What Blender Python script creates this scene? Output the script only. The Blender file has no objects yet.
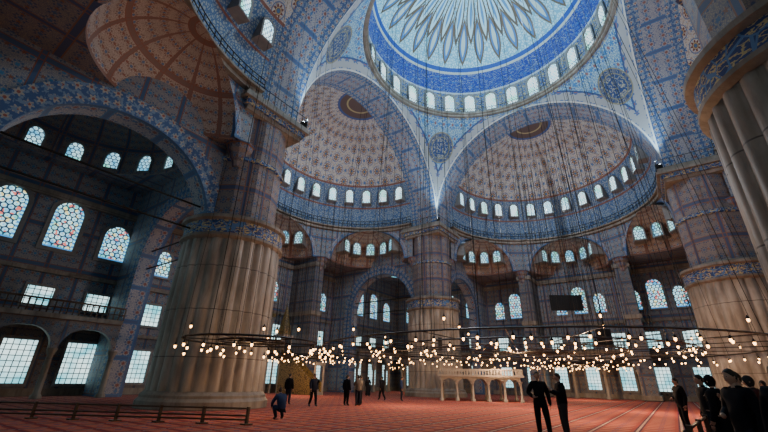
import bpy, math, random
from mathutils import Vector, Matrix
random.seed(7)
pi=math.pi
sc=bpy.context.scene
COL=sc.collection

# ------------------------------------------------------------ node helpers
class S:
    def __init__(s,nt,k): s.nt=nt; s.k=k
    def _m(s,op,b=None,c=None,rev=False):
        n=s.nt.nodes.new('ShaderNodeMath'); n.operation=op
        args=[s,b,c]
        if rev: args=[b,s,c]
        for i,a in enumerate(args):
            if a is None: continue
            if isinstance(a,S): s.nt.links.new(a.k,n.inputs[i])
            else: n.inputs[i].default_value=a
        return S(s.nt,n.outputs[0])
    def __add__(s,o): return s._m('ADD',o)
    __radd__=__add__
    def __mul__(s,o): return s._m('MULTIPLY',o)
    __rmul__=__mul__
    def __sub__(s,o): return s._m('SUBTRACT',o)
    def __rsub__(s,o): return s._m('SUBTRACT',o,rev=True)
    def __truediv__(s,o): return s._m('DIVIDE',o)
    def __lt__(s,o): return s._m('LESS_THAN',o)
    def __gt__(s,o): return s._m('GREATER_THAN',o)
    def fr(s): return s._m('FRACT')
    def fl(s): return s._m('FLOOR')
    def ab(s): return s._m('ABSOLUTE')
    def sin(s): return s._m('SINE')
    def cos(s): return s._m('COSINE')
    def sqrt(s): return s._m('SQRT')
    def mn(s,o): return s._m('MINIMUM',o)
    def mx(s,o): return s._m('MAXIMUM',o)
    def mod(s,o): return s._m('MODULO',o)
    def at2(s,o): return s._m('ARCTAN2',o)
    def clamp(s):
        return s.mx(0.0).mn(1.0)

class G:
    def __init__(g,nt): g.nt=nt
    def uv(g,layer='UVMap'):
        n=g.nt.nodes.new('ShaderNodeUVMap'); n.uv_map=layer
        return g.sep(n.outputs[0])
    def sep(g,o):
        m=g.nt.nodes.new('ShaderNodeSeparateXYZ'); g.nt.links.new(o,m.inputs[0])
        return S(g.nt,m.outputs[0]),S(g.nt,m.outputs[1]),S(g.nt,m.outputs[2])
    def obj(g):
        n=g.nt.nodes.new('ShaderNodeTexCoord'); return g.sep(n.outputs['Object'])
    def vec(g,x,y,z=0.0):
        n=g.nt.nodes.new('ShaderNodeCombineXYZ')
        for i,a in enumerate((x,y,z)):
            if isinstance(a,S): g.nt.links.new(a.k,n.inputs[i])
            else: n.inputs[i].default_value=a
        return n.outputs[0]
    def noise(g,v,scale,detail=2,rough=.5):
        n=g.nt.nodes.new('ShaderNodeTexNoise'); n.inputs['Scale'].default_value=scale
        n.inputs['Detail'].default_value=detail; n.inputs['Roughness'].default_value=rough
        g.nt.links.new(v,n.inputs['Vector']); return S(g.nt,n.outputs[0])
    def voro(g,v,scale,feature='F1'):
        n=g.nt.nodes.new('ShaderNodeTexVoronoi'); n.feature=feature; n.inputs['Scale'].default_value=scale
        g.nt.links.new(v,n.inputs['Vector']); return S(g.nt,n.outputs['Distance'])
    def mix(g,f,a,b):
        n=g.nt.nodes.new('ShaderNodeMix'); n.data_type='RGBA'
        if isinstance(f,S): g.nt.links.new(f.k,n.inputs[0])
        else: n.inputs[0].default_value=f
        for i,c in ((6,a),(7,b)):
            if isinstance(c,tuple): n.inputs[i].default_value=(*c,1)
            else: g.nt.links.new(c,n.inputs[i])
        return n.outputs[2]
    def ros(g,x,y,sx,sy,r,pet,amp=.25,stag=True,off=0.0):
        Y=y/sy+off; row=Y.fl()
        X=x/sx+off
        if stag: X=X+(row.mod(2.0).ab())*0.5
        fx=(X.fr()-.5)*sx; fy=(Y.fr()-.5)*sy
        d=(fx*fx+fy*fy).sqrt(); th=fy.at2(fx)
        return d,(d<((th*float(pet)).cos()*(amp*r)+r))

def mat(name,fn=None,col=(.5,.5,.5),rough=.6,metal=0,spec=.4,emit=None,es=1.0):
    m=bpy.data.materials.new(name); m.use_nodes=True; nt=m.node_tree
    b=nt.nodes['Principled BSDF']; g=G(nt)
    b.inputs['Roughness'].default_value=rough; b.inputs['Metallic'].default_value=metal
    b.inputs['Specular IOR Level'].default_value=spec
    b.inputs['Base Color'].default_value=(*col,1)
    if fn: nt.links.new(fn(g),b.inputs['Base Color'])
    if emit:
        c=emit(g) if callable(emit) else None
        if c is not None: nt.links.new(c,b.inputs['Emission Color'])
        else: b.inputs['Emission Color'].default_value=(*emit,1)
        b.inputs['Emission Strength'].default_value=es
    return m

def floral(base,c1,c2,c3,s=1.0,vary=.35):
    def f(g):
        x,y,_=g.uv(); v=g.vec(x,y)
        d1,m1=g.ros(x,y,s,s*1.2,.34*s,8)
        d2,m2=g.ros(x,y,s,s*1.2,.15*s,6,off=0.0)
        d3,m3=g.ros(x+s*.5,y,s,s*1.2,.13*s,5,.4)
        e=g.voro(v,9.0/s,'DISTANCE_TO_EDGE')
        half=tuple(a*.40+b*.60 for a,b in zip(base,c1))
        c=g.mix(e<.12,base,half)
        ring=m1*(1.0-(d1<.26*s))
        c=g.mix(ring,c,c1); c=g.mix(m2,c,c2); c=g.mix(m3,c,c3)
        P=s*5.0
        py=((y/P).fr()-.5).ab(); px=((x/(P*.7)).fr()-.5).ab()
        c=g.mix(py>.455,c,c1); c=g.mix(px>.455,c,c1)
        c=g.mix(((py-.447).ab()<.009).mx((px-.445).ab()<.012),c,c3)
        n=g.noise(v,.35,4)
        c=g.mix(((n-.42)*vary*3).clamp(),c,(base[0]*.35,base[1]*.35,base[2]*.4))
        return c
    return f
M={}
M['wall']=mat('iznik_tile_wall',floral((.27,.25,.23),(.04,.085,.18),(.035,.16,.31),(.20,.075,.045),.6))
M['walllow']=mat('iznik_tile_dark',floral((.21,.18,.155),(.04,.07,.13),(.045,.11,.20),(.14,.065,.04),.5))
M['shaft']=mat('pier_tile',floral((.27,.205,.155),(.055,.07,.14),(.05,.10,.20),(.23,.095,.05),.62))
M['soffit']=mat('arch_soffit_tile',floral((.34,.32,.31),(.05,.09,.21),(.21,.065,.05),(.04,.13,.29),.75))
M['exed']=mat('exedra_paint',floral((.40,.34,.29),(.18,.10,.08),(.08,.13,.25),(.22,.08,.05),.62))
def band_fn(g):
    x,y,_=g.uv()
    d,m=g.ros(x,y,.5,.5,.15,6,.3,stag=False)
    n=g.noise(g.vec(x,y),5.0,3)
    c=g.mix(m,(.04,.085,.21),(.32,.29,.25)); c=g.mix(d<.06,c,(.25,.07,.05))
    return g.mix((n>.54),c,(.14,.20,.29))
M['band']=mat('blue_band',band_fn)
def callig(g):
    x,y,_=g.uv()
    n=g.noise(g.vec(x*1.0,y*2.2),2.3,4,.6)
    n2=g.voro(g.vec(x,y),2.1,'DISTANCE_TO_EDGE')
    c=g.mix((n-.5).ab()<.035,(.02,.045,.16),(.45,.36,.16))
    return g.mix(n2<.05,c,(.07,.16,.34))
M['callig']=mat('calligraphy_band',callig)
ZM=28.2
def pend_fn(g):
    x,y,_=g.uv(); e,_y,_z=g.uv('E'); v=g.vec(x,y)
    d1,m1=g.ros(x,y,1.1,1.3,.36,8,.3)
    d3,m3=g.ros(x+.55,y,1.1,1.3,.16,6,.4)
    ve=g.voro(v,6.0,'DISTANCE_TO_EDGE')
    c=g.mix(ve<.12,(.33,.43,.46),(.09,.21,.36))
    c=g.mix(m1*(1.0-(d1<.28)),c,(.04,.12,.32)); c=g.mix(d1<.13,c,(.24,.10,.10)); c=g.mix(m3,c,(.03,.16,.38))
    b=e<1.15
    s1,sm=g.ros(y*1.0,e-.57,.8,1.1,.25,6,.3,stag=False)
    bc=g.mix(sm,(.30,.30,.31),(.06,.11,.25)); bc=g.mix(s1<.1,bc,(.24,.10,.09))
    c=g.mix(b,c,bc)
    c=g.mix((e-1.2).ab()<.08,c,(.03,.06,.17)); c=g.mix((e-.08).ab()<.09,c,(.48,.46,.43))
    yy=y-ZM; dd=(x*x+yy*yy).sqrt(); th=yy.at2(x)
    nn=g.noise(v,2.8,3)
    mm=g.mix((nn-.5).ab()<.022,(.02,.05,.15),(.34,.31,.22))
    mm=g.mix(((th*16.0).cos()>.2)*(dd>1.15),mm,(.09,.10,.14))
    c=g.mix(dd<1.55,c,mm); c=g.mix((dd-1.57).ab()<.06,c,(.22,.19,.12)); c=g.mix((dd-1.12).ab()<.05,c,(.20,.18,.12))
    return c
M['pend']=mat('pendentive_paint',pend_fn)
def dome_fn(g):
    a,v,_=g.uv()
    k=28.0/(2*pi)
    q=((a*k).fr()-.5).ab()*2.0
    q2=((a*k+.5).fr()-.5).ab()*2.0
    t=((v-.28)/.36).clamp(); w=(t*pi).sin()*.66
    t2=((v-.44)/.44).clamp(); w2=(t2*pi).sin()*.80
    fine=g.voro(g.vec(a*14.0,v*16.0),2.6,'DISTANCE_TO_EDGE')
    c=g.mix(fine<.12,(.42,.62,.66),(.13,.36,.48))
    c=g.mix(q<w,c,(.12,.08,.045))
    c=g.mix(q<(w-.20),c,(.035,.16,.38))
    c=g.mix(q<(w-.40),c,(.42,.50,.46))
    c=g.mix(q2<w2,c,(.10,.065,.04))
    c=g.mix(q2<(w2-.26),c,(.36,.57,.64))
    c=g.mix(q2<(w2-.58),c,(.06,.20,.38))
    bn=g.noise(g.vec(a*11.0,v*30.0),1.9,4)
    bandc=g.mix((bn-.5).ab()<.016,(.004,.028,.24),(.25,.30,.34))
    bandc=g.mix(bn>.62,bandc,(.02,.14,.40))
    c=g.mix((v<.21),c,bandc)
    c=g.mix((v-.215).ab()<.010,c,(.42,.44,.40))
    c=g.mix((v-.245).ab()<.018,c,(.01,.06,.30))
    c=g.mix(v<.02,c,(.4,.44,.46))
    c=g.mix(v>.86,c,(.03,.07,.25))
    return c
M['dome']=mat('dome_paint',dome_fn)
def semi_fn(g):
    a,z,_=g.uv()
    v=g.vec(a,z)
    d,m=g.ros(a,z,2.24,1.5,.40,8,.28)
    d2,m2=g.ros(a+1.12,z,2.24,1.5,.20,5,.4)
    n=g.noise(v,1.2,4)
    c=g.mix(((n-.35)*1.5).clamp(),(.45,.41,.36),(.32,.285,.26))
    fine=g.noise(v,5.0,2)
    c=g.mix(fine>.57,c,(.25,.19,.18)); c=g.mix(fine<.40,c,(.16,.24,.34))
    c=g.mix((d-.62).ab()<.05,c,(.10,.13,.24))
    c=g.mix(m,c,(.13,.035,.03)); c=g.mix((d-.24).ab()<.04,c,(.36,.28,.14)); c=g.mix(d<.16,c,(.04,.11,.24)); c=g.mix(m2,c,(.05,.12,.28))
    e=g.voro(v,4.5,'DISTANCE_TO_EDGE'); cl=g.mix(e<.13,(.24,.28,.30),(.04,.10,.24))
    c=g.mix(z<6.2,c,cl); c=g.mix((z-6.25).ab()<.12,c,(.18,.07,.05)); c=g.mix((z-3.3).ab()<.10,c,(.18,.07,.05))
    c=g.mix(z>15.6,c,(.085,.05,.045)); c=g.mix((z-15.6).ab()<.14,c,(.04,.07,.2)); c=g.mix((z-16.6).ab()<.10,c,(.3,.24,.12))
    return c
M['semi']=mat('semi_dome_paint',semi_fn)
def marble_fn(dark=1.0):
    def f(g):
        x,y,z=g.obj(); v=g.vec(x,y,z*.35)
        n=g.noise(v,1.3,6,.6); n2=g.noise(g.vec(x,y,z),.35,3); n3=g.noise(g.vec(x*2.0,y*2.0,z*.25),2.4,5,.65)
        c=g.mix(((n-.35)*3).clamp(),(.18*dark,.152*dark,.125*dark),(.38*dark,.335*dark,.285*dark))
        c=g.mix(((n2-.45)*2.4).clamp(),c,(.21*dark,.158*dark,.115*dark))
        c=g.mix(((n3-.52)*4.0).clamp(),c,(.14*dark,.112*dark,.09*dark))
        j=((z/2.4).fr()-.5).ab()>.49
        return g.mix(j,c,(.10,.08,.07))
    return f
M['marble']=mat('marble_fluted',marble_fn(),rough=.45)
M['stone']=mat('stone_trim',marble_fn(.75),rough=.6)
M['white']=mat('white_marble',lambda g:g.mix((g.noise(g.vec(*g.obj()),2.0,5)-.3),(.27,.24,.21),(.18,.16,.14)),rough=.4)
def carpet_fn(g):
    x,y,_=g.obj()
    X=(x/1.30).fr()-.5; Y=(y/.75).fr()-.5
    n=g.noise(g.vec(x,y),9.0,3); big=g.noise(g.vec(x,y),.25,2)
    c=g.mix((n-.4)*2,(.28,.046,.035),(.19,.026,.024))
    niche=(Y.ab()<.33)*((X+(Y*Y)*1.2).ab()<.34)
    c=g.mix(niche,c,(.39,.11,.070))
    c=g.mix((X.ab()>.42),c,(.06,.018,.045)); c=g.mix((X.ab()>.47),c,(.44,.28,.20))
    c=g.mix((Y.ab()>.455),c,(.11,.025,.04))
    d,m=g.ros(x,y,1.3,.75,.11,6,.3,stag=False); c=g.mix(m,c,(.10,.06,.12))
    c=g.mix(((big-.5)*1.5).clamp(),c,(.17,.03,.03))
    return c
M['carpet']=mat('red_prayer_carpet',carpet_fn,rough=.95,spec=.1)
M['iron']=mat('dark_iron',col=(.02,.018,.016),rough=.5,metal=.6)
M['wood']=mat('dark_wood',lambda g:g.mix(g.noise(g.vec(*g.obj()),6.0,4),(.09,.045,.022),(.035,.018,.01)),rough=.5)
M['gold']=mat('gilded_panel',lambda g:g.mix(g.voro(g.vec(*g.obj()),6.0,'DISTANCE_TO_EDGE')<.1,(.26,.18,.06),(.07,.05,.025)),rough=.5,metal=.1)
M['black']=mat('black_plastic',col=(.006,.006,.008),rough=.5)
M['frame']=mat('plaster_frame',lambda g:g.mix(g.noise(g.vec(*g.obj()),3.0,3),(.25,.235,.22),(.12,.12,.13)))
def glass_round(bright,tint,s=.30,dk=(.03,.06,.10),third=(.25,.75,.55),edge=None):
    def f(g):
        x,y,_=g.uv()
        d,m=g.ros(x,y,s,s*.866,s*.40,6,.0)
        ox,oy,oz=g.obj()
        n=g.noise(g.vec(ox,oy,oz),1.1,2); n2=g.noise(g.vec(oy,oz,ox),.9,1)
        c=g.mix(((n-.44)*5).clamp(),bright,tint)
        c=g.mix(((n2-.54)*6).clamp(),c,third)
        c=g.mix(d<s*.12,c,tint)
        if edge:
            n3=g.noise(g.vec(oz,ox,oy),2.6,1); c=g.mix(n3>.64,c,(.75,.16,.12)); c=g.mix(n3<.36,c,(.85,.72,.30))
        c=g.mix(m,dk,c)
        if edge: c=g.mix((x.ab()>edge).mx(y<.13),c,g.mix(((y/.3).fr()>.5),(.04,.22,.50),(.30,.75,.85)))
        return c
    return f
def glass_grid(g):
    x,y,_=g.uv()
    a=((x/.36).fr()-.5).ab()>.42; b=((y/.36).fr()-.5).ab()>.42
    ox,oy,oz=g.obj()
    n=g.noise(g.vec(ox,oy,oz),.8,2)
    c=g.mix(((n-.4)*3.5).clamp(),(.75,1.0,1.0),(.16,.60,.70))
    return g.mix(a.mx(b),c,(.02,.03,.035))
M['glass']=mat('window_glass_lattice',col=(.05,.06,.07),emit=glass_round((.55,.93,1.0),(.10,.45,.72),.34),es=1.6)
M['glassfl']=mat('window_glass_stained',col=(.05,.06,.07),emit=glass_round((.55,.95,1.0),(.05,.36,.70),.40,(.01,.03,.06),(.12,.62,.50),.80),es=1.7)
M['glasshi']=mat('window_glass_dome',col=(.05,.06,.07),emit=glass_round((.75,.96,1.0),(.42,.78,1.0)),es=2.7)
M['glasslow']=mat('window_glass_grid',col=(.05,.06,.07),emit=glass_grid,es=1.9)
M['bulb']=mat('lamp_glow',col=(.9,.8,.6),emit=(1.0,.50,.16),es=13.0)
M['flood']=mat('floodlight_lens',col=(.9,.9,.9),emit=(.75,.88,1.0),es=30.0)
for k in ('bulb','flood'): M[k].cycles.emission_sampling='NONE'

# ------------------------------------------------------------ mesh builder
class MB:
    def __init__(s): s.v=[];s.f=[];s.m=[];s.u=[];s.u2=[];s.s=[]
    def face(s,pts,m=0,uv=None,sm=False,uv2=None):
        b=len(s.v); s.v+= [tuple(p) for p in pts]; s.f.append(tuple(range(b,b+len(pts)))); s.m.append(m)
        s.u.append(uv or [(p[0]+p[1],p[2]) for p in pts]); s.u2.append(uv2 or [(0,0)]*len(pts)); s.s.append(sm)
    def grid(s,P,U,m=0,sm=True,U2=None,mf=None):
        b=len(s.v); R=len(P); N=len(P[0])
        for r in P: s.v+=[tuple(p) for p in r]
        for i in range(R-1):
            for j in range(N-1):
                idx=[(i,j),(i,j+1),(i+1,j+1),(i+1,j)]
                s.f.append(tuple(b+a*N+c for a,c in idx)); s.m.append(mf(i,j) if mf else m)
                s.u.append([U[a][c] for a,c in idx]); s.u2.append([U2[a][c] for a,c in idx] if U2 else [(0,0)]*4); s.s.append(sm)
    def box(s,c,d,m=0,rz=0.0):
        x,y,z=[e/2 for e in d]; R=Matrix.Rotation(rz,3,'Z'); c=Vector(c)
        def P(a,b_,e):
            p=R@Vector((a*x,b_*y,e*z))
            return c+p
        q=[P(-1,-1,-1),P(1,-1,-1),P(1,1,-1),P(-1,1,-1),P(-1,-1,1),P(1,-1,1),P(1,1,1),P(-1,1,1)]
        for f,(ua,ub) in (((0,3,2,1),(0,1)),((4,5,6,7),(0,1)),((0,1,5,4),(0,2)),((1,2,6,5),(1,2)),((2,3,7,6),(0,2)),((3,0,4,7),(1,2))):
            s.face([q[i] for i in f],m,[(q[i][ua],q[i][ub]) for i in f])
    def tube(s,a,b,r,n=5,m=0,r2=None):
        a=Vector(a);b=Vector(b);d=(b-a)
        if d.length<1e-6:return
        d.normalize(); o=d.orthogonal().normalized(); p=d.cross(o); r2=r if r2 is None else r2
        P=[];U=[]
        for q,rr in ((a,r),(b,r2)):
            P.append([q+(o*math.cos(2*pi*i/n)+p*math.sin(2*pi*i/n))*rr for i in range(n+1)]); U.append([(i/n,q.z) for i in range(n+1)])
        s.grid(P,U,m)
    def lathe(s,c,prof,n=16,m=0,sm=True,mf=None,a0=0,a1=2*pi,rf=None):
        P=[];U=[]
        for i,(r,z) in enumerate(prof):
            row=[];ur=[]
            for j in range(n+1):
                a=a0+(a1-a0)*j/n; rr=r*(rf(a) if rf else 1)
                row.append((c[0]+rr*math.cos(a),c[1]+rr*math.sin(a),c[2]+z)); ur.append((a*max(p[0] for p in prof),c[2]+z))
            P.append(row);U.append(ur)
        s.grid(P,U,m,sm,mf=mf)
    def torus(s,c,R,r,n=48,k=5,m=0):
        P=[];U=[]
        for i in range(n+1):
            a=2*pi*i/n
            P.append([(c[0]+(R+r*math.cos(2*pi*j/k))*math.cos(a),c[1]+(R+r*math.cos(2*pi*j/k))*math.sin(a),c[2]+r*math.sin(2*pi*j/k)) for j in range(k+1)])
            U.append([(a*R,j/k) for j in range(k+1)])
        s.grid(P,U,m)
    def mesh(s,name,mats):
        me=bpy.data.meshes.new(name); me.from_pydata(s.v,[],s.f)
        for m in mats: me.materials.append(m)
        me.polygons.foreach_set('material_index',s.m); me.polygons.foreach_set('use_smooth',s.s)
        a=me.uv_layers.new(name='UVMap'); fl=[c for f in s.u for p in f for c in p[:2]]; a.data.foreach_set('uv',fl)
        a=me.uv_layers.new(name='E'); fl=[c for f in s.u2 for p in f for c in p[:2]]; a.data.foreach_set('uv',fl)
        me.update(); return me
    def obj(s,name,mats,loc=(0,0,0),rz=0):
        o=bpy.data.objects.new(name,s.mesh(name,mats)); o.location=loc; o.rotation_euler[2]=rz; COL.objects.link(o); return o

def rt(k,s,t,z):
    for _ in range(k): s,t=-t,s
    return Vector((s,t,z))
def arch(w,r,n=24):
    c=(r*r-w*w)/(2*w); R=w+c; am=math.acos(max(-1,min(1,c/R)))
    right=[(-c+R*math.cos(am*i/n),R*math.sin(am*i/n)) for i in range(n+1)]
    left=[(-x,z) for x,z in right]
    return left+right[::-1][1:]
def archw(w,r,z):
    c=(r*r-w*w)/(2*w); R=w+c
    return max(0,-c+math.sqrt(max(0,R*R-z*z)))
def apanel(mb,mp,x0,x1,z0,z1,xc,w,zs,rise,T,faces=(0,1),mf=0,ms=1,mt=None,n=16,bw=.5,zb=None):
    zb=z0 if zb is None else zb
    A=[(xc+x,zs+z) for x,z in arch(w,rise,n)]
    for d in faces:
        D=d*T
        def strip(a,b,za,zc):
            k=max(1,int((b-a)/1.0))
            for i in range(k):
                p=a+(b-a)*i/k;q=a+(b-a)*(i+1)/k
                mb.face([mp(p,za,D),mp(q,za,D),mp(q,zc,D),mp(p,zc,D)],mf,[(p,za),(q,za),(q,zc),(p,zc)])
        if xc-w>x0+1e-4: strip(x0,xc-w,z0,z1)
        if x1>xc+w+1e-4: strip(xc+w,x1,z0,z1)
        for (xa,za),(xb,zb2) in zip(A,A[1:]):
            mb.face([mp(xa,za,D),mp(xb,zb2,D),mp(xb,z1,D),mp(xa,z1,D)],mf,[(xa,za),(xb,zb2),(xb,z1),(xa,z1)])
        if mt is not None:
            sg=-1 if d==0 else 1
            e=sg*.07
            prof=[(xc-w,zb)]+A+[(xc+w,zb)]
            out=[]
            for (x,z) in prof:
                f=(w+bw)/w
                out.append((xc+(x-xc)*f, z if z<=zs else zs+(z-zs)*(rise+bw*1.15)/rise))
            L=0
            for i in range(len(prof)-1):
                l=math.dist(prof[i],prof[i+1])
                a,b=prof[i],prof[i+1];c_,e_=out[i+1],out[i]
                mb.face([mp(a[0],a[1],D+e),mp(b[0],b[1],D+e),mp(c_[0],c_[1],D+e),mp(e_[0],e_[1],D+e)],mt,[(L,0),(L+l,0),(L+l,.9),(L,.9)])
                mb.face([mp(e_[0],e_[1],D+e),mp(c_[0],c_[1],D+e),mp(c_[0],c_[1],D),mp(e_[0],e_[1],D)],mt,[(L,0),(L+l,0),(L+l,.1),(L,.1)])
                L+=l
    prof=[(xc-w,zb)]+A+[(xc+w,zb)]; L=0;P=[];U=[]
    for i,(x,z) in enumerate(prof):
        if i:L+=math.dist(prof[i],prof[i-1])
        P.append([mp(x,z,-.07 if mt is not None else 0),mp(x,z,T/2),mp(x,z,T+(.07 if mt is not None else 0))]); U.append([(L,0),(L,T/2),(L,T)])
    mb.grid(P,U,ms)

wn=[0]
def window(mb,o,r,u,n,w,h,arched=True,b=.18,dep=.05,out=.12,gm=0,fm=1,pointed=1.1):
    o=Vector(o)
    if arched:
        hs=h-w/2*pointed
        pts=[(-w/2,0),(w/2,0)]+[(x,hs+z) for x,z in arch(w/2,w/2*pointed,5)[::-1]]
    else: pts=[(-w/2,0),(w/2,0),(w/2,h),(-w/2,h)]
    P=lambda x,z,d: o+r*x+u*z+n*d
    mb.face([P(x,z,0.01) for x,z in pts],gm,[(x,z) for x,z in pts])
    outp=[(x*(1+2*b/w),z*(h+2*b)/h-b) for x,z in pts]
    N=len(pts)
    for i in range(N):
        a,c=pts[i],pts[(i+1)%N];d,e=outp[(i+1)%N],outp[i]
        mb.face([P(*a,out),P(*c,out),P(*d,out),P(*e,out)],fm)
        mb.face([P(*a,0),P(*c,0),P(*c,out),P(*a,out)],fm)
        mb.face([P(*e,out),P(*d,out),P(*d,-dep),P(*e,-dep)],fm)
def wobj(mb,g='glass',fr='frame'):
    wn[0]+=1; return mb.obj('window_%d'%wn[0],[M[g],M[fr]])

# ------------------------------------------------------------ dimensions
A0=13.42; AI=11.4; TO=14.9; ZS=19.3; RISE=11.7; W=29.0; ZE=15.4; RS=11.4
CROWN=ZS+RISE
UP=Vector((0,0,1))
mb=MB(); mb.face([(-W,-W,0),(W,-W,0),(W,W,0),(-W,W,0)],0); mb.obj('floor',[M['carpet']])

sides=['far','left','back','right']
for k in range(4):
    mb=MB(); mp=lambda x,z,d:rt(k,x,W+d,z)
    def rect(x0,x1,z0,z1,m,d=0):
        mb.face([mp(x0,z0,d),mp(x1,z0,d),mp(x1,z1,d),mp(x0,z1,d)],m,[(x0,z0),(x1,z0),(x1,z1),(x0,z1)])
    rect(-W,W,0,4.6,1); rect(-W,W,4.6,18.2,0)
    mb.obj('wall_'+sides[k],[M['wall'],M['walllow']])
    mb=MB()
    for z,h,p in ((4.55,.25,.12),(8.6,.3,.18),(14.5,.5,.3)):
        a=rt(k,0,W-p/2,z)
        d=(2*W,p,h) if k%2==0 else (p,2*W,h)
        mb.box(a,d,0)
    d=(2*W,.12,.5) if k%2==0 else (.12,2*W,.5); mb.box(rt(k,0,W-.06,.25),d,0)
    mb.obj('trim_%d'%(k+1),[M['stone']])
    r=rt(k,1,0,0); n=rt(k,0,-1,0)
    lo=MB(); mid=MB(); up=MB()
    for x in (-10.6,-7.1,-3.6,0,3.6,7.1,10.6):
        window(lo,rt(k,x,W-.02,.9),r,UP,n,1.5,2.5,False)
        window(lo,rt(k,x,W-.02,5.5),r,UP,n,1.5,1.8,False)
    for gx in (-8.4,0,8.4):
        window(mid,rt(k,gx,W-.02,9.9),r,UP,n,1.6,3.5)
        for q in (-2.3,2.3): window(mid,rt(k,gx+q,W-.02,9.9),r,UP,n,1.3,2.4)
    for sg in (-1,1):
        for x in (15.0,18.7,22.3,25.9):
            window(lo,rt(k,sg*x,W-.02,.8),r,UP,n,1.9,2.9,False)
            window(lo,rt(k,sg*x,W-.02,6.1),r,UP,n,1.6,1.3,False)
            window(up,rt(k,sg*x,W-.02,10.4),r,UP,n,1.9,3.0 if x<16 or x>25 else 3.9,b=.3)
    wobj(lo,'glasslow'); wobj(mid,'glassfl'); wobj(up,'glassfl')

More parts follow.
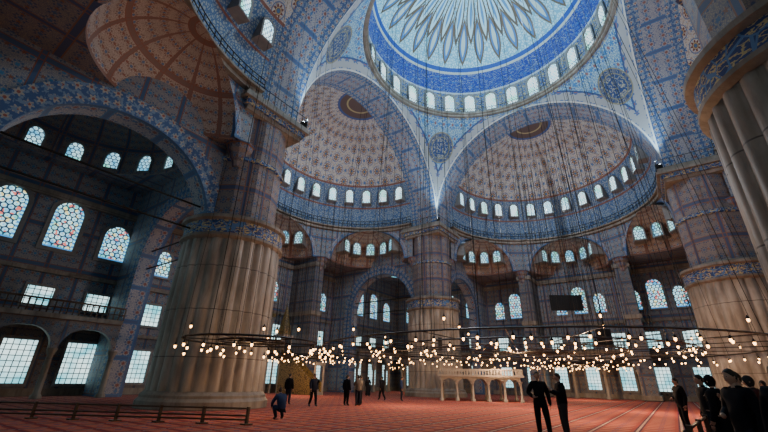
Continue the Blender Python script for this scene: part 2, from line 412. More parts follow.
for k in range(4):
    mb=MB(); mp=lambda x,z,d:rt(k,x,AI+d,z); T=TO-AI
    A=arch(AI,RISE,28); P=[];U=[];L=0
    for i,(x,z) in enumerate(A):
        if i:L+=math.dist(A[i],A[i-1])
        P.append([mp(x,ZS+z,T*j/4) for j in range(5)]); U.append([(L,T*j/4) for j in range(5)])
    mb.grid(P,U,0,mf=lambda i,j:1 if j in (0,3) else 0)
    mb.obj('main_arch',[M['soffit'],M['band']])
    mb=MB(); half=arch(RS,RISE,20)[20:]
    half=half[::-1]
    P=[];U=[];L=0; NA=48
    for i,(x,z) in enumerate(half):
        if i:L+=math.dist(half[i],half[i-1])
        P.append([rt(k,x*math.cos(pi*j/NA),TO+x*math.sin(pi*j/NA),ZS+z) for j in range(NA+1)])
        U.append([(RS*pi*j/NA*1.0,L) for j in range(NA+1)])
    mb.grid(P,U,0)
    mb.obj('semi_dome',[M['semi']])
    wb=MB(); NW=14; zb=3.7; hh=1.75
    for i in range(NW):
        a=pi*(i+.5)/NW; rad=archw(RS,RISE,zb+hh)-.02; dr=archw(RS,RISE,zb)-rad
        dirv=rt(k,math.cos(a),math.sin(a),0); c=rt(k,0,TO,0)
        window(wb,c+dirv*rad+Vector((0,0,ZS+zb)),rt(k,-math.sin(a),math.cos(a),0),UP,-dirv,.9,hh,b=.16,dep=dr+.2,out=.1)
    wobj(wb,'glasshi')
    mb=MB(); seg=RS*pi/3; c0=rt(k,0,TO,0)
    for q in range(3):
        am=pi/6+q*pi/3
        def mp2(x,z,d,am=am):
            a=am+x/RS; return rt(k,(RS+d)*math.cos(a),TO+(RS+d)*math.sin(a),z)
        apanel(mb,mp2,-seg/2,seg/2,ZE,ZS+.4,0,4.75,ZE,3.75,.9,faces=(0,1),mf=0,ms=1,mt=1,n=14,bw=.45)
    for j in range(4):
        # stalactite corbels closing the foot of the exedra arches
        p=rt(k,(RS+.35)*math.cos(pi*j/3),TO+(RS+.35)*math.sin(pi*j/3),0)
        if j in (0,3): p+=rt(k,.35 if j==0 else -.35,.15,0)
        mb.lathe((p.x,p.y,ZE),[(.05,-1.7),(.3,-1.5),(.35,-1.15),(.55,-.95),(.6,-.6),(.8,-.4),(.85,-.1),(.95,-.02),(.95,.05),(0,.06)],10,2,False)
    cor=MB()
    for (z0,z1,rr) in ((ZS-.1,ZS+.25,RS-.35),(ZS+.25,ZS+.5,RS-.6)):
        Pn=[];Un=[]
        prof=[(RS+.1,z0),(rr,z0+.08),(rr,z1),(RS+.1,z1)]
        for (r_,z_) in prof:
            Pn.append([rt(k,r_*math.cos(pi*j/40),TO+r_*math.sin(pi*j/40),z_) for j in range(41)]); Un.append([(j*.9,z_) for j in range(41)])
        cor.grid(Pn,Un,0,False)
    for j in range(61):
        a=pi*j/60; r_=RS-.5; p=rt(k,r_*math.cos(a),TO+r_*math.sin(a),ZS+.5)
        cor.tube(p,p+Vector((0,0,.85)),.03,4,1)
        if j:
            b_=pi*(j-1)/60; q_=rt(k,r_*math.cos(b_),TO+r_*math.sin(b_),ZS+.5)
            for dz in (.85,.45): cor.tube(p+Vector((0,0,dz)),q_+Vector((0,0,dz)),.035,4,1)
    cor.obj('cornice_balcony',[M['stone'],M['iron']])
    mb.obj('exedra_wall',[M['wall'],M['soffit'],M['shaft']])
    ex=MB(); we=MB()
    cm=RS*math.cos(pi/6); XR=3.75
    for q in range(3):
        am=pi/6+q*pi/3
        cs,ct=cm*math.cos(am),TO+cm*math.sin(am)
        ax=(math.cos(am),math.sin(am)); tx=(-math.sin(am),math.cos(am))
        def ep(th,ph):
            lx=4.75*math.cos(th)*math.cos(ph); ly=4.3*math.sin(th)*math.cos(ph)+.55; z=XR*math.sin(ph)
            return rt(k,cs+tx[0]*lx+ax[0]*ly,ct+tx[1]*lx+ax[1]*ly,ZE+z)
        P=[];U=[]
        for i in range(11):
            ph=pi/2*i/10
            P.append([ep(pi*j/24,ph) for j in range(25)]); U.append([(4.5*pi*j/24,i*.7) for j in range(25)])
        ex.grid(P,U,0)
        for i in range(5):
            if k==2: break
            th=pi*(i+.5)/5; ph=math.asin(2.9/XR)
            p=ep(th,ph); p0=ep(th,math.asin(1.35/XR))
            inw=Vector((rt(k,cs,ct,0)-Vector((p.x,p.y,0)))); inw.z=0; inw.normalize(); rr=Vector((-inw.y,inw.x,0))
            dd=(Vector((p0.x,p0.y,0))-Vector((p.x,p.y,0))).length
            window(we,Vector((p.x,p.y,ZE+1.35)),rr,UP,inw,.95,1.55,b=.15,dep=dd+.1,out=.12)
        P=[[],[]];U=[[],[]]
        for j in range(49):
            th=pi*j/48; e=ep(th,0)
            s_=4.75*math.cos(th); l_=4.3*math.sin(th)+.55
            ds=tx[0]*s_+ax[0]*l_; dt=tx[1]*s_+ax[1]*l_
            f=6.0
            if abs(ds)>1e-5: f=min(f,((13.4 if ds>0 else -13.4)-cs)/ds)
            if dt>1e-5: f=min(f,(W-ct)/dt)
            if dt<-1e-5: f=min(f,(TO-.5-ct)/dt)
            f=max(1,f); o=rt(k,cs+ds*f,ct+dt*f,ZE+.002*q)
            P[0].append(e);P[1].append(o);U[0].append((e.x,e.y));U[1].append((o.x,o.y))
        ex.grid(P,U,1,False)
    ex.obj('exedra_half_dome',[M['exed'],M['shaft']])
    if k!=2: wobj(we,'glass')
    if k!=2:
        mb=MB()
        for a in (pi/3,2*pi/3):
            p=rt(k,RS*math.cos(a),TO+RS*math.sin(a)+.3,0); q=rt(k,RS*math.cos(a),W,0)
            c=(p+q)/2; L=(p-q).length
            d=(1.4,L+.3,ZE) if k%2==0 else (L+.3,1.4,ZE); mb.box(c+Vector((0,0,ZE/2)),d,0)
            d=(1.8,L+.6,.45) if k%2==0 else (L+.6,1.8,.45); mb.box(c+Vector((0,0,ZE-.9)),d,1); mb.box(c+Vector((0,0,.3)),d,1); mb.box(c+Vector((0,0,8.6)),d,1)
        mb.obj('wall_pilaster',[M['walllow'],M['stone']])
    mb=MB(); tie=MB()
    for sg in (-1,1):
        mp3=lambda x,z,d:rt(k,sg*(12.75+d),x,z)
        apanel(mb,mp3,14.5,W,0,18.2,20.7,4.8,9.6,4.7,1.3,mf=0,ms=1,mt=2,n=14,bw=1.0)
        for z in (9.5,11.0): tie.tube(rt(k,sg*13.4,15.9,z),rt(k,sg*13.4,25.4,z),.06,6)
    mb.obj('corner_bay_arch',[M['wall'],M['soffit'],M['band']]); tie.obj('tie_rod',[M['iron']])
    mb=MB(); cc=21.4; rd=6.6; P=[];U=[];P2=[[],[]];U2=[[],[]]
    for i in range(13):
        ph=pi/2*i/12
        P.append([rt(k,cc+rd*math.cos(ph)*math.cos(a),cc+rd*math.cos(ph)*math.sin(a),19.4+4.5*math.sin(ph)) for a in [2*pi*j/40 for j in range(41)]]); U.append([(rd*2*pi*j/40,i*.8) for j in range(41)])
    P.insert(0,[rt(k,cc+rd*math.cos(a),cc+rd*math.sin(a),17) for a in [2*pi*j/40 for j in range(41)]]); U.insert(0,[(rd*2*pi*j/40,-2.2) for j in range(41)])
    mb.grid(P,U,0)
    for j in range(41):
        a=2*pi*j/40; c_,s_=math.cos(a),math.sin(a); f=7.6/max(abs(c_),abs(s_))
        P2[0].append(rt(k,cc+rd*c_,cc+rd*s_,17));P2[1].append(rt(k,cc+f*c_,cc+f*s_,17)); U2[0].append((rd*c_,rd*s_));U2[1].append((f*c_,f*s_))
    mb.grid(P2,U2,1,False); mb.obj('corner_dome',[M['shaft'],M['wall']])
    wb=MB()
    for j in range(16):
        a=2*pi*(j+.5)/16; dv=rt(k,math.cos(a),math.sin(a),0)
        window(wb,rt(k,cc,cc,17.4)+dv*(rd-.03),rt(k,-math.sin(a),math.cos(a),0),UP,-dv,1.0,1.5,b=.15,dep=.1)
    wobj(wb,'glass')

for k in range(4):
    mb=MB(); P=[];U=[]; NZ=26; NQ=28
    for i in range(NZ+1):
        z=RISE*math.sin(pi/2*i/NZ); w=archw(AI,RISE,z) if i<NZ else 0
        R=math.hypot(AI,w); a1=math.atan2(w,AI); a2=pi/2-a1
        row=[];ur=[]
        for j in range(NQ+1):
            a=a1+(a2-a1)*j/NQ; row.append(rt(k,R*math.cos(a),R*math.sin(a),ZS+z))
            ur.append((R*(a-pi/4),ZS+z))
        P.append(row);U.append(ur)
    edge=[Vector(P[i][0]) for i in range(NZ+1)]; edge2=[Vector(P[i][-1]) for i in range(NZ+1)]
    def dseg(p,es):
        best=1e9
        for a,b in zip(es,es[1:]):
            d=b-a; t=max(0,min(1,(p-a).dot(d)/max(1e-9,d.length_squared))); best=min(best,(p-a-d*t).length)
        return best
    E=[[(min(dseg(Vector(p),edge),dseg(Vector(p),edge2)),ZS) for p in row] for row in P]
    mb.grid(P,U,0,True,E); mb.obj('pendentive',[M['pend']])

mb=MB()
def ringgrid(mb,prof,m,sm=False,n=112):
    for (r0,z0),(r1,z1) in zip(prof,prof[1:]):
        mb.grid([[(r0*math.cos(2*pi*j/n),r0*math.sin(2*pi*j/n),z0) for j in range(n+1)],[(r1*math.cos(2*pi*j/n),r1*math.sin(2*pi*j/n),z1) for j in range(n+1)]],
            [[(11.4*2*pi*j/n,z0) for j in range(n+1)],[(11.4*2*pi*j/n,z1+(abs(r1-r0)))for j in range(n+1)]],m,sm)
DZ=-1.15
ringgrid(mb,[(11.4,CROWN),(11.4,32.5+DZ)],0)
ringgrid(mb,[(11.4,32.5+DZ),(11.1,32.55+DZ),(11.1,32.75+DZ),(10.9,32.8+DZ),(10.9,33.0+DZ),(11.4,33.0+DZ)],1)
ringgrid(mb,[(11.4,33.0+DZ),(11.4,36.2+DZ)],2)
for j in range(140):
    a=2*pi*j/140;b=2*pi*(j+1)/140; p=Vector((10.95*math.cos(a),10.95*math.sin(a),33.0+DZ)); q=Vector((10.95*math.cos(b),10.95*math.sin(b),33.0+DZ))
    mb.tube(p,p+Vector((0,0,.5)),.02,4,3); mb.tube(p+Vector((0,0,.5)),q+Vector((0,0,.5)),.025,4,3)
mb.obj('dome_drum',[M['callig'],M['stone'],M['callig'],M['iron']])
wb=MB()
for i in range(28):
    a=math.radians(105.68+i*360/28); dv=Vector((math.cos(a),math.sin(a),0))
    window(wb,dv*11.33+Vector((0,0,33.35+DZ)),Vector((-dv.y,dv.x,0)),UP,-dv,1.15,2.5,b=.22,dep=.1,out=.18)
wobj(wb,'glasshi')
mb=MB(); P=[];U=[]; N=84
for i in range(31):
    ph=pi/2*i/30
    P.append([(11.4*math.cos(ph)*math.cos(2*pi*j/N),11.4*math.cos(ph)*math.sin(2*pi*j/N),36.2+DZ+8.6*math.sin(ph)) for j in range(N+1)])
    U.append([(2*pi*j/N,i/30) for j in range(N+1)])
mb.grid(P,U,0); mb.obj('ceiling',[M['dome']])

for sx,sy in ((-1,-1),(-1,1),(1,1),(1,-1)):
    mb=MB()
    lob=28
    rf=lambda a:1-.06*(1-abs(math.cos(a*lob/2))**.7)
    q=-.3
    mb.lathe((0,0,0),[(3.35,0),(3.35,.35),(3.2,.5),(3.2,.62)],48,2,False)
    mb.lathe((0,0,0),[(3.2,.62),(3.05,.75),(3.02,.8)],48,2,False)
    mb.lathe((0,0,0),[(3.0,.8),(2.98,4),(2.93,9.2+q)],lob*8,0,True,rf=rf)
    mb.lathe((0,0,0),[(2.9,9.1+q),(3.1,9.25+q),(3.1,9.4+q)],48,2,False)
    mb.lathe((0,0,0),[(3.0,9.4+q),(3.0,10.2+q)],48,3,True)
    mb.lathe((0,0,0),[(3.0,10.2+q),(3.2,10.3+q),(3.2,10.5+q),(2.6,10.7+q),(2.3,10.8+q)],48,2,False)
    rf8=lambda a:1/math.cos(((a+pi/12)%(pi/6))-pi/12)
    mb.lathe((0,0,0),[(2.25,10.8+q),(2.25,14.3)],48,1,False,rf=rf8)
    mb.lathe((0,0,0),[(2.25,14.3),(2.4,14.35),(2.4,14.6),(2.25,14.65)],48,3,False,rf=rf8)
    mb.lathe((0,0,0),[(2.25,14.65),(2.25,18.0)],48,1,False,rf=rf8)
    for z0,z1,h in ((17.8,18.1,2.35),(18.1,18.5,2.55),(18.5,18.75,2.8),(18.75,19.1,2.6),(19.1,19.3,2.3)):
        mb.box((0,0,(z0+z1)/2),(2*h,2*h,z1-z0),4 if z0!=18.1 else 3)
    h=2.6
    for i in range(4):
        a=Vector(((-h,-h),(h,-h),(h,h),(-h,h))[i]+(19.1,)); b=Vector(((-h,-h),(h,-h),(h,h),(-h,h))[(i+1)%4]+(19.1,))
        for j in range(10):
            p=a+(b-a)*j/10; mb.tube(p,p+UP*.8,.022,4,5)
        mb.tube(a+UP*.8,b+UP*.8,.025,4,5)
    mb.obj('fluted_pier',[M['marble'],M['shaft'],M['stone'],M['callig'],M['stone'],M['iron']],loc=(sx*A0,sy*A0,0))

for k in range(4):
    mb=MB()
    mb.face([rt(k,AI,AI,ZS),rt(k,TO+1,AI,ZS),rt(k,TO+1,TO+1,ZS),rt(k,AI,TO+1,ZS)],0)
    mb.obj('pier_impost_block',[M['stone']])

def gallery(k,x0,x1,n,dep=4.0,z=4.9):
    mb=MB(); T=W-dep; step=(x1-x0)/n
    for i in range(n):
        xc=x0+step*(i+.5); mp=lambda x,z_,d:rt(k,x,T+d,z_)
        apanel(mb,mp,xc-step/2,xc+step/2,3.0,z,xc,step/2-.22,3.0,1.35,.4,mf=0,ms=1,mt=None,n=8)
    for i in range(n+1):
        p=rt(k,x0+step*i,T+.2,0)
        mb.lathe(p,[(.32,0),(.32,.15),(.2,.3),(.17,2.6),(.3,2.95),(.3,3.05)],12,1)
    f=lambda a,b,c,d,e,g,m:mb.box((rt(k,(a+b)/2,(c+d)/2,(e+g)/2)),((b-a,d-c,g-e) if k%2==0 else (d-c,b-a,g-e)),m)
    f(x0,x1,T-.15,W-.05,z,z+.3,2)
    f(x0,x1,T-.1,T+.02,z+1.1,z+1.22,3)
    m=int((x1-x0)/.35)
    for i in range(m+1):
        x=x0+(x1-x0)*i/m; f(x-.035,x+.035,T-.08,T,z+.3,z+1.1,3)
    f(x0,x1,T-.08,T,z+.66,z+.72,3)
    mb.obj('gallery_balcony',[M['walllow'],M['stone'],M['stone'],M['wood']])
gallery(1,-28.5,-14.2,4); gallery(1,14.2,28.5,4); gallery(0,-28.5,-14.2,4); gallery(0,14.2,28.5,4)
gallery(0,-5.0,5.0,3,3.2); gallery(3,14.2,28.5,4); gallery(3,-28.5,-14.2,4)

# ------------------------------------------------------------ chandeliers
def chandelier(cx,cy,z,spec,ztop,nsp=12,cab=.010):
    mb=MB()
    Rm=max(s[0] for s in spec)
    for i in range(nsp):
        a=2*pi*i/nsp; mb.tube((.6*math.cos(a),.6*math.sin(a),z),(Rm*math.cos(a),Rm*math.sin(a),z),.025,4,0)
        mb.tube((Rm*math.cos(a),Rm*math.sin(a),z),(Rm*.8*math.cos(a),Rm*.8*math.sin(a),ztop),cab,3,0)
        mb.tube((Rm*.5*math.cos(a),Rm*.5*math.sin(a),z),(Rm*.5*math.cos(a),Rm*.5*math.sin(a),ztop),cab,3,0)
        b_=a+pi/nsp; mb.tube((Rm*.75*math.cos(b_),Rm*.75*math.sin(b_),z),(Rm*.7*math.cos(b_),Rm*.7*math.sin(b_),ztop),cab,3,0)
    mb.torus((0,0,z),.6,.05,16,4,0)
    for R,n,dz in spec:
        mb.torus((0,0,z),R,.04,64,4,0)
        for i in range(n):
            a=2*pi*(i+.37)/n; r_=R+(.18 if i%2 else -.18); x,y=r_*math.cos(a),r_*math.sin(a)
            hz=z-.35-(.2 if i%3==0 else 0)+dz+(.95 if i%9==0 else 0)
            mb.tube((x,y,min(z,hz)),(x,y,max(z,hz)),.010,3,0)
            mb.lathe((x,y,hz),[(.0,-.075),(.035,-.05),(.047,.0),(.04,.045),(.02,.065)],7,1)
            mb.lathe((x,y,hz),[(.05,.04),(.06,.09),(.03,.13),(.012,.18)],6,0)
    return mb.obj('chandelier',[M['iron'],M['bulb']],loc=(cx,cy,0))
chandelier(0,0,3.35,[(12.8,130,0),(9.4,84,.1),(6.2,50,.2),(3.0,20,0)],32.0,24,.016)
chandelier(-20,0,3.4,[(4.6,40,0),(2.6,20,0)],20.5,12,.016)
chandelier(0,20,3.4,[(4.6,40,0),(2.6,20,0)],27,12,.02)
chandelier(20,0,3.4,[(4.6,40,0),(2.6,20,0)],20.5)
chandelier(-20.5,20.5,3.4,[(3.0,20,0)],17,8)
chandelier(-6.8,-15.7,2.95,[(2.8,26,0),(1.4,10,0)],22.5,6)
chandelier(14.6,-17.6,3.2,[(2.6,26,0),(1.4,12,0)],14.5,8)
def pl(n,loc,e,c,r=0.0):
    l=bpy.data.lights.new(n,'POINT'); l.energy=e; l.color=c; l.shadow_soft_size=r
    o=bpy.data.objects.new(n,l); o.location=loc; COL.objects.link(o)
WARM=(1,.60,.31)
for (x,y,e) in ((0,0,900),(-6,-4,800),(6,4,850),(-4,7,750),(-20,0,700),(0,20,950),(20,0,450),(5,-6,750),(9,2,650),(-20.5,20.5,400),(-6.8,-15.7,150)):
    pl('chandelier_lamp',(x,y,3.1),e,WARM,.05)
COOL=(.55,.83,1.0)
pl('dome_fill',(0,0,33.0),6200,COOL)  # added fill without a fixture, stands in for skylight bouncing in the dome
for k in range(4):
    pl('semi_dome_fill',rt(k,0,17.5,20.5),(1100,1000,500,800)[k],(.80,.90,1.0))  # added fill under each semi-dome, in place of bounced window light
    pl('corner_bay_fill',rt(k,20.5,20.5,12.5),(150,180,85,110)[k],(.66,.82,1.0))  # added fill to brighten the corner bay, no fitting here
pl('hall_fill',(-3,-3,12.0),1400,(.92,.92,.95))  # added neutral fill in mid-air for the central hall

for sx,sy in ((-1,-1),(-1,1),(1,1),(1,-1)):
    mb=MB(); mb.box((0,0,.28),(.5,.3,.36),0,rz=pi/4*(1 if sx*sy>0 else -1)); mb.lathe((0,0,.47),[(0,.01),(.14,.01),(.16,0)],10,1); mb.tube((0,0,0),(0,0,.2),.05,5,0)
    mb.obj('floodlight',[M['iron'],M['flood']],loc=(sx*11.0,sy*11.0,19.1))
    l=bpy.data.lights.new('floodlight_beam','SPOT'); l.energy=3200; l.color=(.50,.80,1); l.spot_size=math.radians(110); l.spot_blend=.8; l.shadow_soft_size=.1
    o=bpy.data.objects.new('floodlight_beam',l); o.location=(sx*10.8,sy*10.8,19.8)
    d=Vector((-sx*2.2,-sy*2.2,9)); o.rotation_euler=d.to_track_quat('-Z','Y').to_euler(); COL.objects.link(o)

# ------------------------------------------------------------ furniture
def tribune():
    mb=MB(); L,D,H=7.0,4.0,1.9
    for i in range(6):
        for j in (0,1):
            x=-L/2+.2+(L-.4)*i/5; y=(-D/2+.2,D/2-.2)[j]
            mb.lathe((x,y,0),[(.18,0),(.18,.15),(.1,.25),(.09,1.35),(.18,1.55),(.18,1.6)],10,0)
    for i in range(5):
        xa=-L/2+.2+(L-.4)*i/5; st=(L-.4)/5
        for yy in (-D/2+.1,D/2-.3):
            apanel(mb,lambda x,z,d:Vector((x,yy+d,z)),xa,xa+st,1.3,H,xa+st/2,st/2-.12,1.3,.45,.2,n=6,mf=0,ms=0)
    mb.box((0,0,H+.08),(L+.2,D+.2,.16),0)
    for s in (-1,1):
        mb.box((0,s*(D/2),H+.6),(L,.08,.08),0); mb.box((s*L/2,0,H+.6),(.08,D,.08),0)
        for i in range(29): mb.box((-L/2+L*i/28,s*D/2,H+.36),(.09,.06,.45),0)
        for i in range(17): mb.box((s*L/2,-D/2+D*i/16,H+.36),(.06,.09,.45),0)
    mb.obj('muezzin_tribune',[M['white']],loc=(-6.4,8.6,0),rz=math.radians(25))
tribune()
def minbar():
    mb=MB()
    n=14
    for i in range(n): mb.box((-3+.38*i,0,.13*(i+1)*1.0+.02),(.38,1.1,.26*(i+1)),0)
    for s in (-1,1):
        mb.face([(-3.2,s*.6,0),(2.4,s*.6,0),(2.4,s*.6,4.6),(-3.2,s*.6,1.0)],1); mb.face([(-3.2,s*.66,0),(2.4,s*.66,0),(2.4,s*.66,4.6),(-3.2,s*.66,1.0)],1)
        for x in (-3.2,2.3,3.5): mb.box((x,s*.6,2.9 if x>0 else 1.4),(.16,.16,5.8 if x>0 else 2.8),0)
    mb.box((-3.2,0,2.9),(.3,1.4,.3),0); mb.box((2.9,0,3.7),(1.4,1.3,.2),0)
    mb.box((2.9,0,5.9),(1.6,1.5,.25),0)
    mb.lathe((2.9,0,6.0),[(.75,0),(.7,.6),(.45,1.6),(.1,3.1),(0.02,3.6)],8,1,False)
    mb.obj('minbar_pulpit',[M['white'],M['gold']],loc=(-24.5,3.4,0),rz=pi)
minbar()
mb=MB()
apanel(mb,lambda x,z,d:rt(1,x,W-.45+d,z),-2.6,2.6,0,8.0,0,1.3,3.8,1.9,.4,faces=(0,),mf=0,ms=1,mt=1,n=10,bw=.3)
mb.box(rt(1,0,W-.25,8.2),(.5,5.6,.4),1)
mb.obj('mihrab_niche',[M['white'],M['gold']])
def screen(loc,w,h,rz):
    mb=MB(); mb.box((0,0,0),(w,.18,h),0); mb.box((0,-.1,0),(w*.92,.02,h*.88),1); mb.tube((0,.1,h/2),(0,.1,h/2+1.2),.04,5,0)
    mb.obj('hanging_screen',[M['black'],M['black']],loc=loc,rz=rz)
screen((-.4,22.0,10.2),3.6,1.8,.5); screen((3.0,20.0,6.0),1.5,1.7,.6); screen((-7.6,14.0,3.3),1.3,1.5,.5)
def speaker(loc,rz):
    mb=MB(); mb.box((0,0,0),(.4,.36,1.1),0)
    for z in (-.28,.05,.35): mb.lathe((0,-.19,z),[(.0,.0),(.1,.0)],8,1)
    mb.box((0,-.185,0),(.34,.02,1.0),1); mb.box((0,.25,0),(.1,.2,.1),0)
    mb.obj('loudspeaker',[M['black'],M['iron']],loc=loc,rz=rz)
speaker((-11.4,10.95,5.2),.6)
def barrier(p,q,H=.85):
    p=Vector(p);q=Vector(q);mb=MB();n=int((q-p).length/1.5)
    for i in range(n+1):
        a=p+(q-p)*i/n; mb.box(a+UP*(H+.05)/2,(.09,.09,H+.05),0); mb.box(a+UP*.02,(.3,.3,.04),0)
    for z in (H,H*.55,.15): mb.tube(p+UP*z,q+UP*z,.03,6,0)
    mb.obj('wooden_barrier',[M['wood']])
barrier((8.0,-17.6,0),(8.9,-9.0,0)); barrier((-12.5,-22.2,0),(-4.4,-17.2,0),.5)

# ------------------------------------------------------------ people
def skin_part(verts,edges,rad,roots,sub=1):
    me=bpy.data.meshes.new('t'); me.from_pydata(verts,edges,[]); ob=bpy.data.objects.new('t',me); COL.objects.link(ob)
    ob.modifiers.new('k','SKIN'); sv=me.skin_vertices[0].data
    for i,r in enumerate(rad):
        sv[i].radius=r if isinstance(r,tuple) else (r,r); sv[i].use_root=(i in roots)
    sm=ob.modifiers.new('s','SUBSURF'); sm.levels=sub; sm.render_levels=sub
    dg=bpy.context.evaluated_depsgraph_get(); ev=ob.evaluated_get(dg); m2=ev.to_mesh()
    V=[v.co.copy() for v in m2.vertices]; F=[tuple(p.vertices) for p in m2.polygons]; ev.to_mesh_clear()
    bpy.data.objects.remove(ob); bpy.data.meshes.remove(me); return V,F
def template(pose,woman=False):
    J=dict(pel=(0,0,.96),sp=(0,0,1.14),ch=(0,0,1.33),nb=(0,-.005,1.47),nk=(0,.01,1.53),hd=(0,.02,1.60),
      shL=(-.18,0,1.42),elL=(-.255,-.03,1.14),wrL=(-.27,.05,.89),paL=(-.27,.07,.81),
      hipL=(-.095,0,.90),knL=(-.11,.02,.50),anL=(-.11,-.02,.09),toL=(-.13,.14,.045))
    for k_ in list(J):
        if k_.endswith('L'): x,y,z=J[k_]; J[k_[:-1]+'R']=(-x,y,z)
    J.update(pose)
    names=list(J); idx={n:i for i,n in enumerate(names)}
    E=[('pel','sp'),('sp','ch'),('ch','nb'),('nb','nk'),('nk','hd')]
    for s in 'LR': E+=[('ch','sh'+s),('sh'+s,'el'+s),('el'+s,'wr'+s),('wr'+s,'pa'+s),('pel','hip'+s),('hip'+s,'kn'+s),('kn'+s,'an'+s),('an'+s,'to'+s)]
    R=dict(pel=(.205,.16),sp=(.19,.15),ch=(.20,.155),nb=(.095,.085),nk=.056,hd=.06,sh=.10,el=.072,wr=.052,pa=(.044,.024),hip=.125,kn=.09,an=.066,to=.05)
    rad=[R.get(n,R.get(n[:-1])) for n in names]
    V,F=skin_part([J[n] for n in names],[(idx[a],idx[b]) for a,b in E],rad,[0],1)
    mb=MB(); wr=[Vector(J['wrL']),Vector(J['wrR'])]; pa=[Vector(J['paL']),Vector(J['paR'])]
    an=[Vector(J['anL']),Vector(J['anR'])]; hipz=J['pel'][2]
    thigh=[(Vector(J['hip'+s]),Vector(J['kn'+s]),Vector(J['an'+s])) for s in 'LR']
    def near(p,a,b):
        d=b-a;t=max(0,min(1,(p-a).dot(d)/d.length_squared)); return (p-a-d*t).length
    b=len(mb.v); mb.v+=[tuple(v) for v in V]
    for f in F:
        c=sum((V[i] for i in f),Vector())/len(f)
        m=1
        dl=min(min(near(c,h,k_),near(c,k_,a)) for h,k_,a in thigh)
        da=min(near(c,Vector(J['sh'+s]),Vector(J['el'+s])) for s in 'LR'); db=min(near(c,Vector(J['el'+s]),wr[i]) for i,s in enumerate('LR'))
        dt=near(c,Vector(J['pel']),Vector(J['ch']))
        if dl<min(da,db) and dl<dt and c.z<hipz-.06: m=2
        if min((c-a).length for a in an)<.10 and c.z<min(a.z for a in an)+.03 or min((c-Vector(J['to'+s])).length for s in 'LR')<.09: m=3
        if min((c-p).length for p in pa)<.075: m=0
        if (c-Vector(J['nk'])).length<.06 or (c-Vector(J['hd'])).length<.08: m=0
        mb.f.append(tuple(b+i for i in f)); mb.m.append(m); mb.s.append(True); mb.u.append([(0,0)]*len(f)); mb.u2.append([(0,0)]*len(f))
    fv=[];fe=[];fr=[];ro=[]
    for wv,pv in zip(wr,pa):
        d=(pv-wv).normalized(); side=Vector((0,1,0)) if abs(d.z)>.8 else Vector((1,0,0))
        side=(side-d*side.dot(d)).normalized(); palm=d.cross(side)*(1 if pv.x<0 else -1)
        for q,(off,ln) in enumerate(((-.027,.062),(-.009,.078),(.009,.084),(.027,.074))):
            b0=len(fv); st=pv+side*off-d*.01
            for t,c_ in ((0,0),(.4,.05),(.75,.2),(1,.42)): fv.append(st+d*ln*t*(1-.15*c_)+palm*ln*c_*.6+d*.02)
            fe+=[(b0,b0+1),(b0+1,b0+2),(b0+2,b0+3)]; fr+=[.010,.0095,.009,.0075]; ro.append(b0)
        b0=len(fv); st=wv+(pv-wv)*.5+side*.03
        for t in (0,.5,1): fv.append(st+side*.035*t+d*.055*t+palm*.012*t)
        fe+=[(b0,b0+1),(b0+1,b0+2)]; fr+=[.012,.011,.009]; ro.append(b0)
    V,F=skin_part([tuple(v) for v in fv],fe,fr,ro,1); b=len(mb.v); mb.v+=[tuple(v) for v in V]
    for f in F: mb.f.append(tuple(b+i for i in f)); mb.m.append(0); mb.s.append(True); mb.u.append([(0,0)]*len(f)); mb.u2.append([(0,0)]*len(f))
    hc=Vector(J['hd'])+Vector((0,.015,.055))
    def hp(th,ph,s=1.0,nose=True):
        x=math.cos(ph)*math.cos(th);y=math.cos(ph)*math.sin(th);z=math.sin(ph)
        wx=.078*(1-.22*max(0,-z)); px=x*wx; py=y*.098*(1-.12*max(0,-z)); pz=z*.12
        if nose and y>.8 and abs(x)<.22 and -.45<z<.1: py+=.022*(1-abs(x)/.25)*(.5 - z)
        if nose and abs(x)<.62 and abs(x)>.2 and y>.6 and .0<z<.2: py-=.008
        return hc+Vector((px*s,py*s,pz*s))
    P=[[hp(2*pi*j/24,-pi/2+pi*i/16) for j in range(25)] for i in range(17)]
    mb.grid(P,[[(0,0)]*25]*17,0)
    P=[]
    for i in range(10):
        row=[]
        for j in range(25):
            th=2*pi*j/24; y=math.sin(th)
            lowb=-.15-.5*max(0,-y)+.75*max(0,y) if not woman else -1.1+1.55*max(0,y)**2
            ph=lowb+(pi/2-lowb)*i/9
            row.append(hp(th,ph,1.09 if not woman else 1.16,False))
        P.append(row)
    mb.grid(P,[[(0,0)]*25]*10,4)
    for s in (-1,1):
        mb.lathe(hc+Vector((s*.029,.085,.005)),[(.0,-.008),(.011,0),(0,.008)],6,4)
        mb.lathe(hc+Vector((s*.079,.0,-.01)),[(.0,-.032),(.014,0),(.016,.015),(0,.03)],6,0)
    mb.box(hc+Vector((0,.090,-.052)),(.045,.01,.010),5)
    if woman:
        mb.lathe((0,0,0),[(.29,.12),(.26,.5),(.235,.85),(.20,1.02)],20,2,rf=lambda a:1-.22*abs(math.sin(a)))
        mb.lathe((0,0.0,0),[(.21,1.36),(.15,1.45),(.09,1.52)],16,4)
    return mb
pose_phone=dict(elL=(-.24,.08,1.17),wrL=(-.13,.28,1.27),paL=(-.09,.33,1.32),elR=(.24,.07,1.17),wrR=(.13,.28,1.27),paR=(.09,.33,1.32))
pose_walk=dict(knL=(-.10,.16,.53),anL=(-.10,.22,.12),toL=(-.11,.38,.09),knR=(.10,-.02,.50),anR=(.10,-.26,.14),toR=(.11,-.12,.045),elL=(-.26,-.12,1.16),wrL=(-.28,-.12,.91),paL=(-.28,-.10,.83),elR=(.26,.06,1.16),wrR=(.27,.2,.95),paR=(.27,.24,.88))
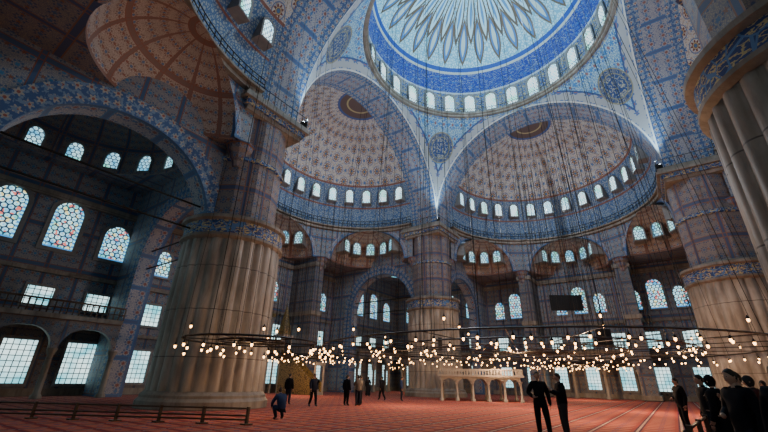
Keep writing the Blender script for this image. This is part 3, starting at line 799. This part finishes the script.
pose_weight=dict(pel=(.03,0,.95),knL=(-.14,.07,.5),anL=(-.17,.03,.09),toL=(-.22,.17,.045),elR=(.31,-.05,1.18),wrR=(.20,.17,1.08),paR=(.13,.23,1.07))
pose_crouch=dict(pel=(0,-.12,.42),sp=(0,-.06,.58),ch=(0,.06,.76),nb=(0,.12,.88),nk=(0,.15,.93),hd=(0,.18,.99),
  shL=(-.17,.09,.84),shR=(.17,.09,.84),elL=(-.24,.24,.62),elR=(.24,.24,.62),wrL=(-.16,.40,.48),wrR=(.16,.40,.48),paL=(-.14,.46,.42),paR=(.14,.46,.42),
  hipL=(-.10,-.10,.38),hipR=(.10,-.10,.38),knL=(-.17,.26,.48),knR=(.17,.26,.48),anL=(-.14,.02,.09),anR=(.14,.02,.09),toL=(-.17,.17,.045),toR=(.17,.17,.045))
T={'stand':template({}),'phone':template(pose_phone),'walk':template(pose_walk),'weight':template(pose_weight),'crouch':template(pose_crouch),'woman':template(pose_weight,True)}
SK=mat('skin',col=(.42,.25,.18),rough=.55); LIP=mat('lips',col=(.3,.1,.09)); SHOE=mat('socks',col=(.03,.03,.035))
def cloth(c):
    return mat('cloth',lambda g:g.mix(g.noise(g.vec(*g.obj()),14.0,3),c,tuple(x*.6 for x in c)),rough=.9,spec=.1)
CL=[cloth(c) for c in ((.012,.013,.018),(.02,.025,.045),(.05,.05,.055),(.10,.03,.03),(.03,.05,.04),(.16,.14,.12),(.03,.05,.12),(.35,.33,.30))]
HAIR=[mat('hair',col=c,rough=.6) for c in ((.012,.009,.007),(.04,.022,.012),(.10,.09,.08))]
def person(tp,x,y,head,top,leg,hair=0,sc_=1.0,hm=None):
    o=T[tp].obj('standing_person' if tp not in('crouch','walk') else ('crouching_person' if tp=='crouch' else 'walking_person'),[SK,CL[top],CL[leg],SHOE,hm or HAIR[hair],LIP],loc=(x,y,0),rz=math.radians(head)); o.scale=(sc_,)*3
person('weight',4.4,-13.0,200,0,0,0,1.04); person('phone',4.98,-12.7,120,0,2,1,1.02)
person('crouch',-5.05,-15.2,80,6,1,1,1.0)
person('stand',-12.0,-8.7,20,0,1); person('walk',-9.3,-9.2,250,1,0)
person('stand',-9.0,-6.6,0,0,0); person('phone',-8.3,-6.3,60,5,1); person('weight',-8.6,-5.7,100,2,0,1)
person('walk',-11.4,.6,80,0,0); person('stand',-10.2,1.6,300,6,1); person('woman',-17,6,10,0,0,0)
person('weight',8.0,-8.2,120,0,0); person('woman',10.2,-9.2,150,1,0,0,.96)
person('stand',8.5,-13.6,110,0,1); person('woman',8.6,-15.4,60,0,0,0,.97,CL[0]); person('phone',8.95,-16.2,120,2,0,1)
person('weight',8.75,-17.7,130,0,1); person('stand',9.15,-18.7,160,0,0,0,1.02)
person('phone',9.7,-17.2,100,0,0); person('woman',9.35,-14.2,100,3,0,0,.98,CL[2]); person('stand',10.2,-15.6,120,1,1,2); person('woman',9.9,-19.0,90,0,0,0,.98,CL[1])

# ------------------------------------------------------------ world + camera
w=bpy.data.worlds.new('w'); sc.world=w; w.use_nodes=True
w.node_tree.nodes['Background'].inputs[0].default_value=(.5,.7,1,1); w.node_tree.nodes['Background'].inputs[1].default_value=.3
cam=bpy.data.cameras.new('camera'); co=bpy.data.objects.new('camera',cam); COL.objects.link(co); sc.camera=co
cam.lens=374.71/768*36; cam.sensor_width=36; cam.clip_end=300; cam.clip_start=.05
co.matrix_world=Matrix.Translation((7.97,-26.47,1.5))@Matrix.Rotation(math.radians(35.83),4,'Z')@Matrix.Rotation(math.radians(90+23.65),4,'X')@Matrix.Rotation(math.radians(1.18),4,'Z')
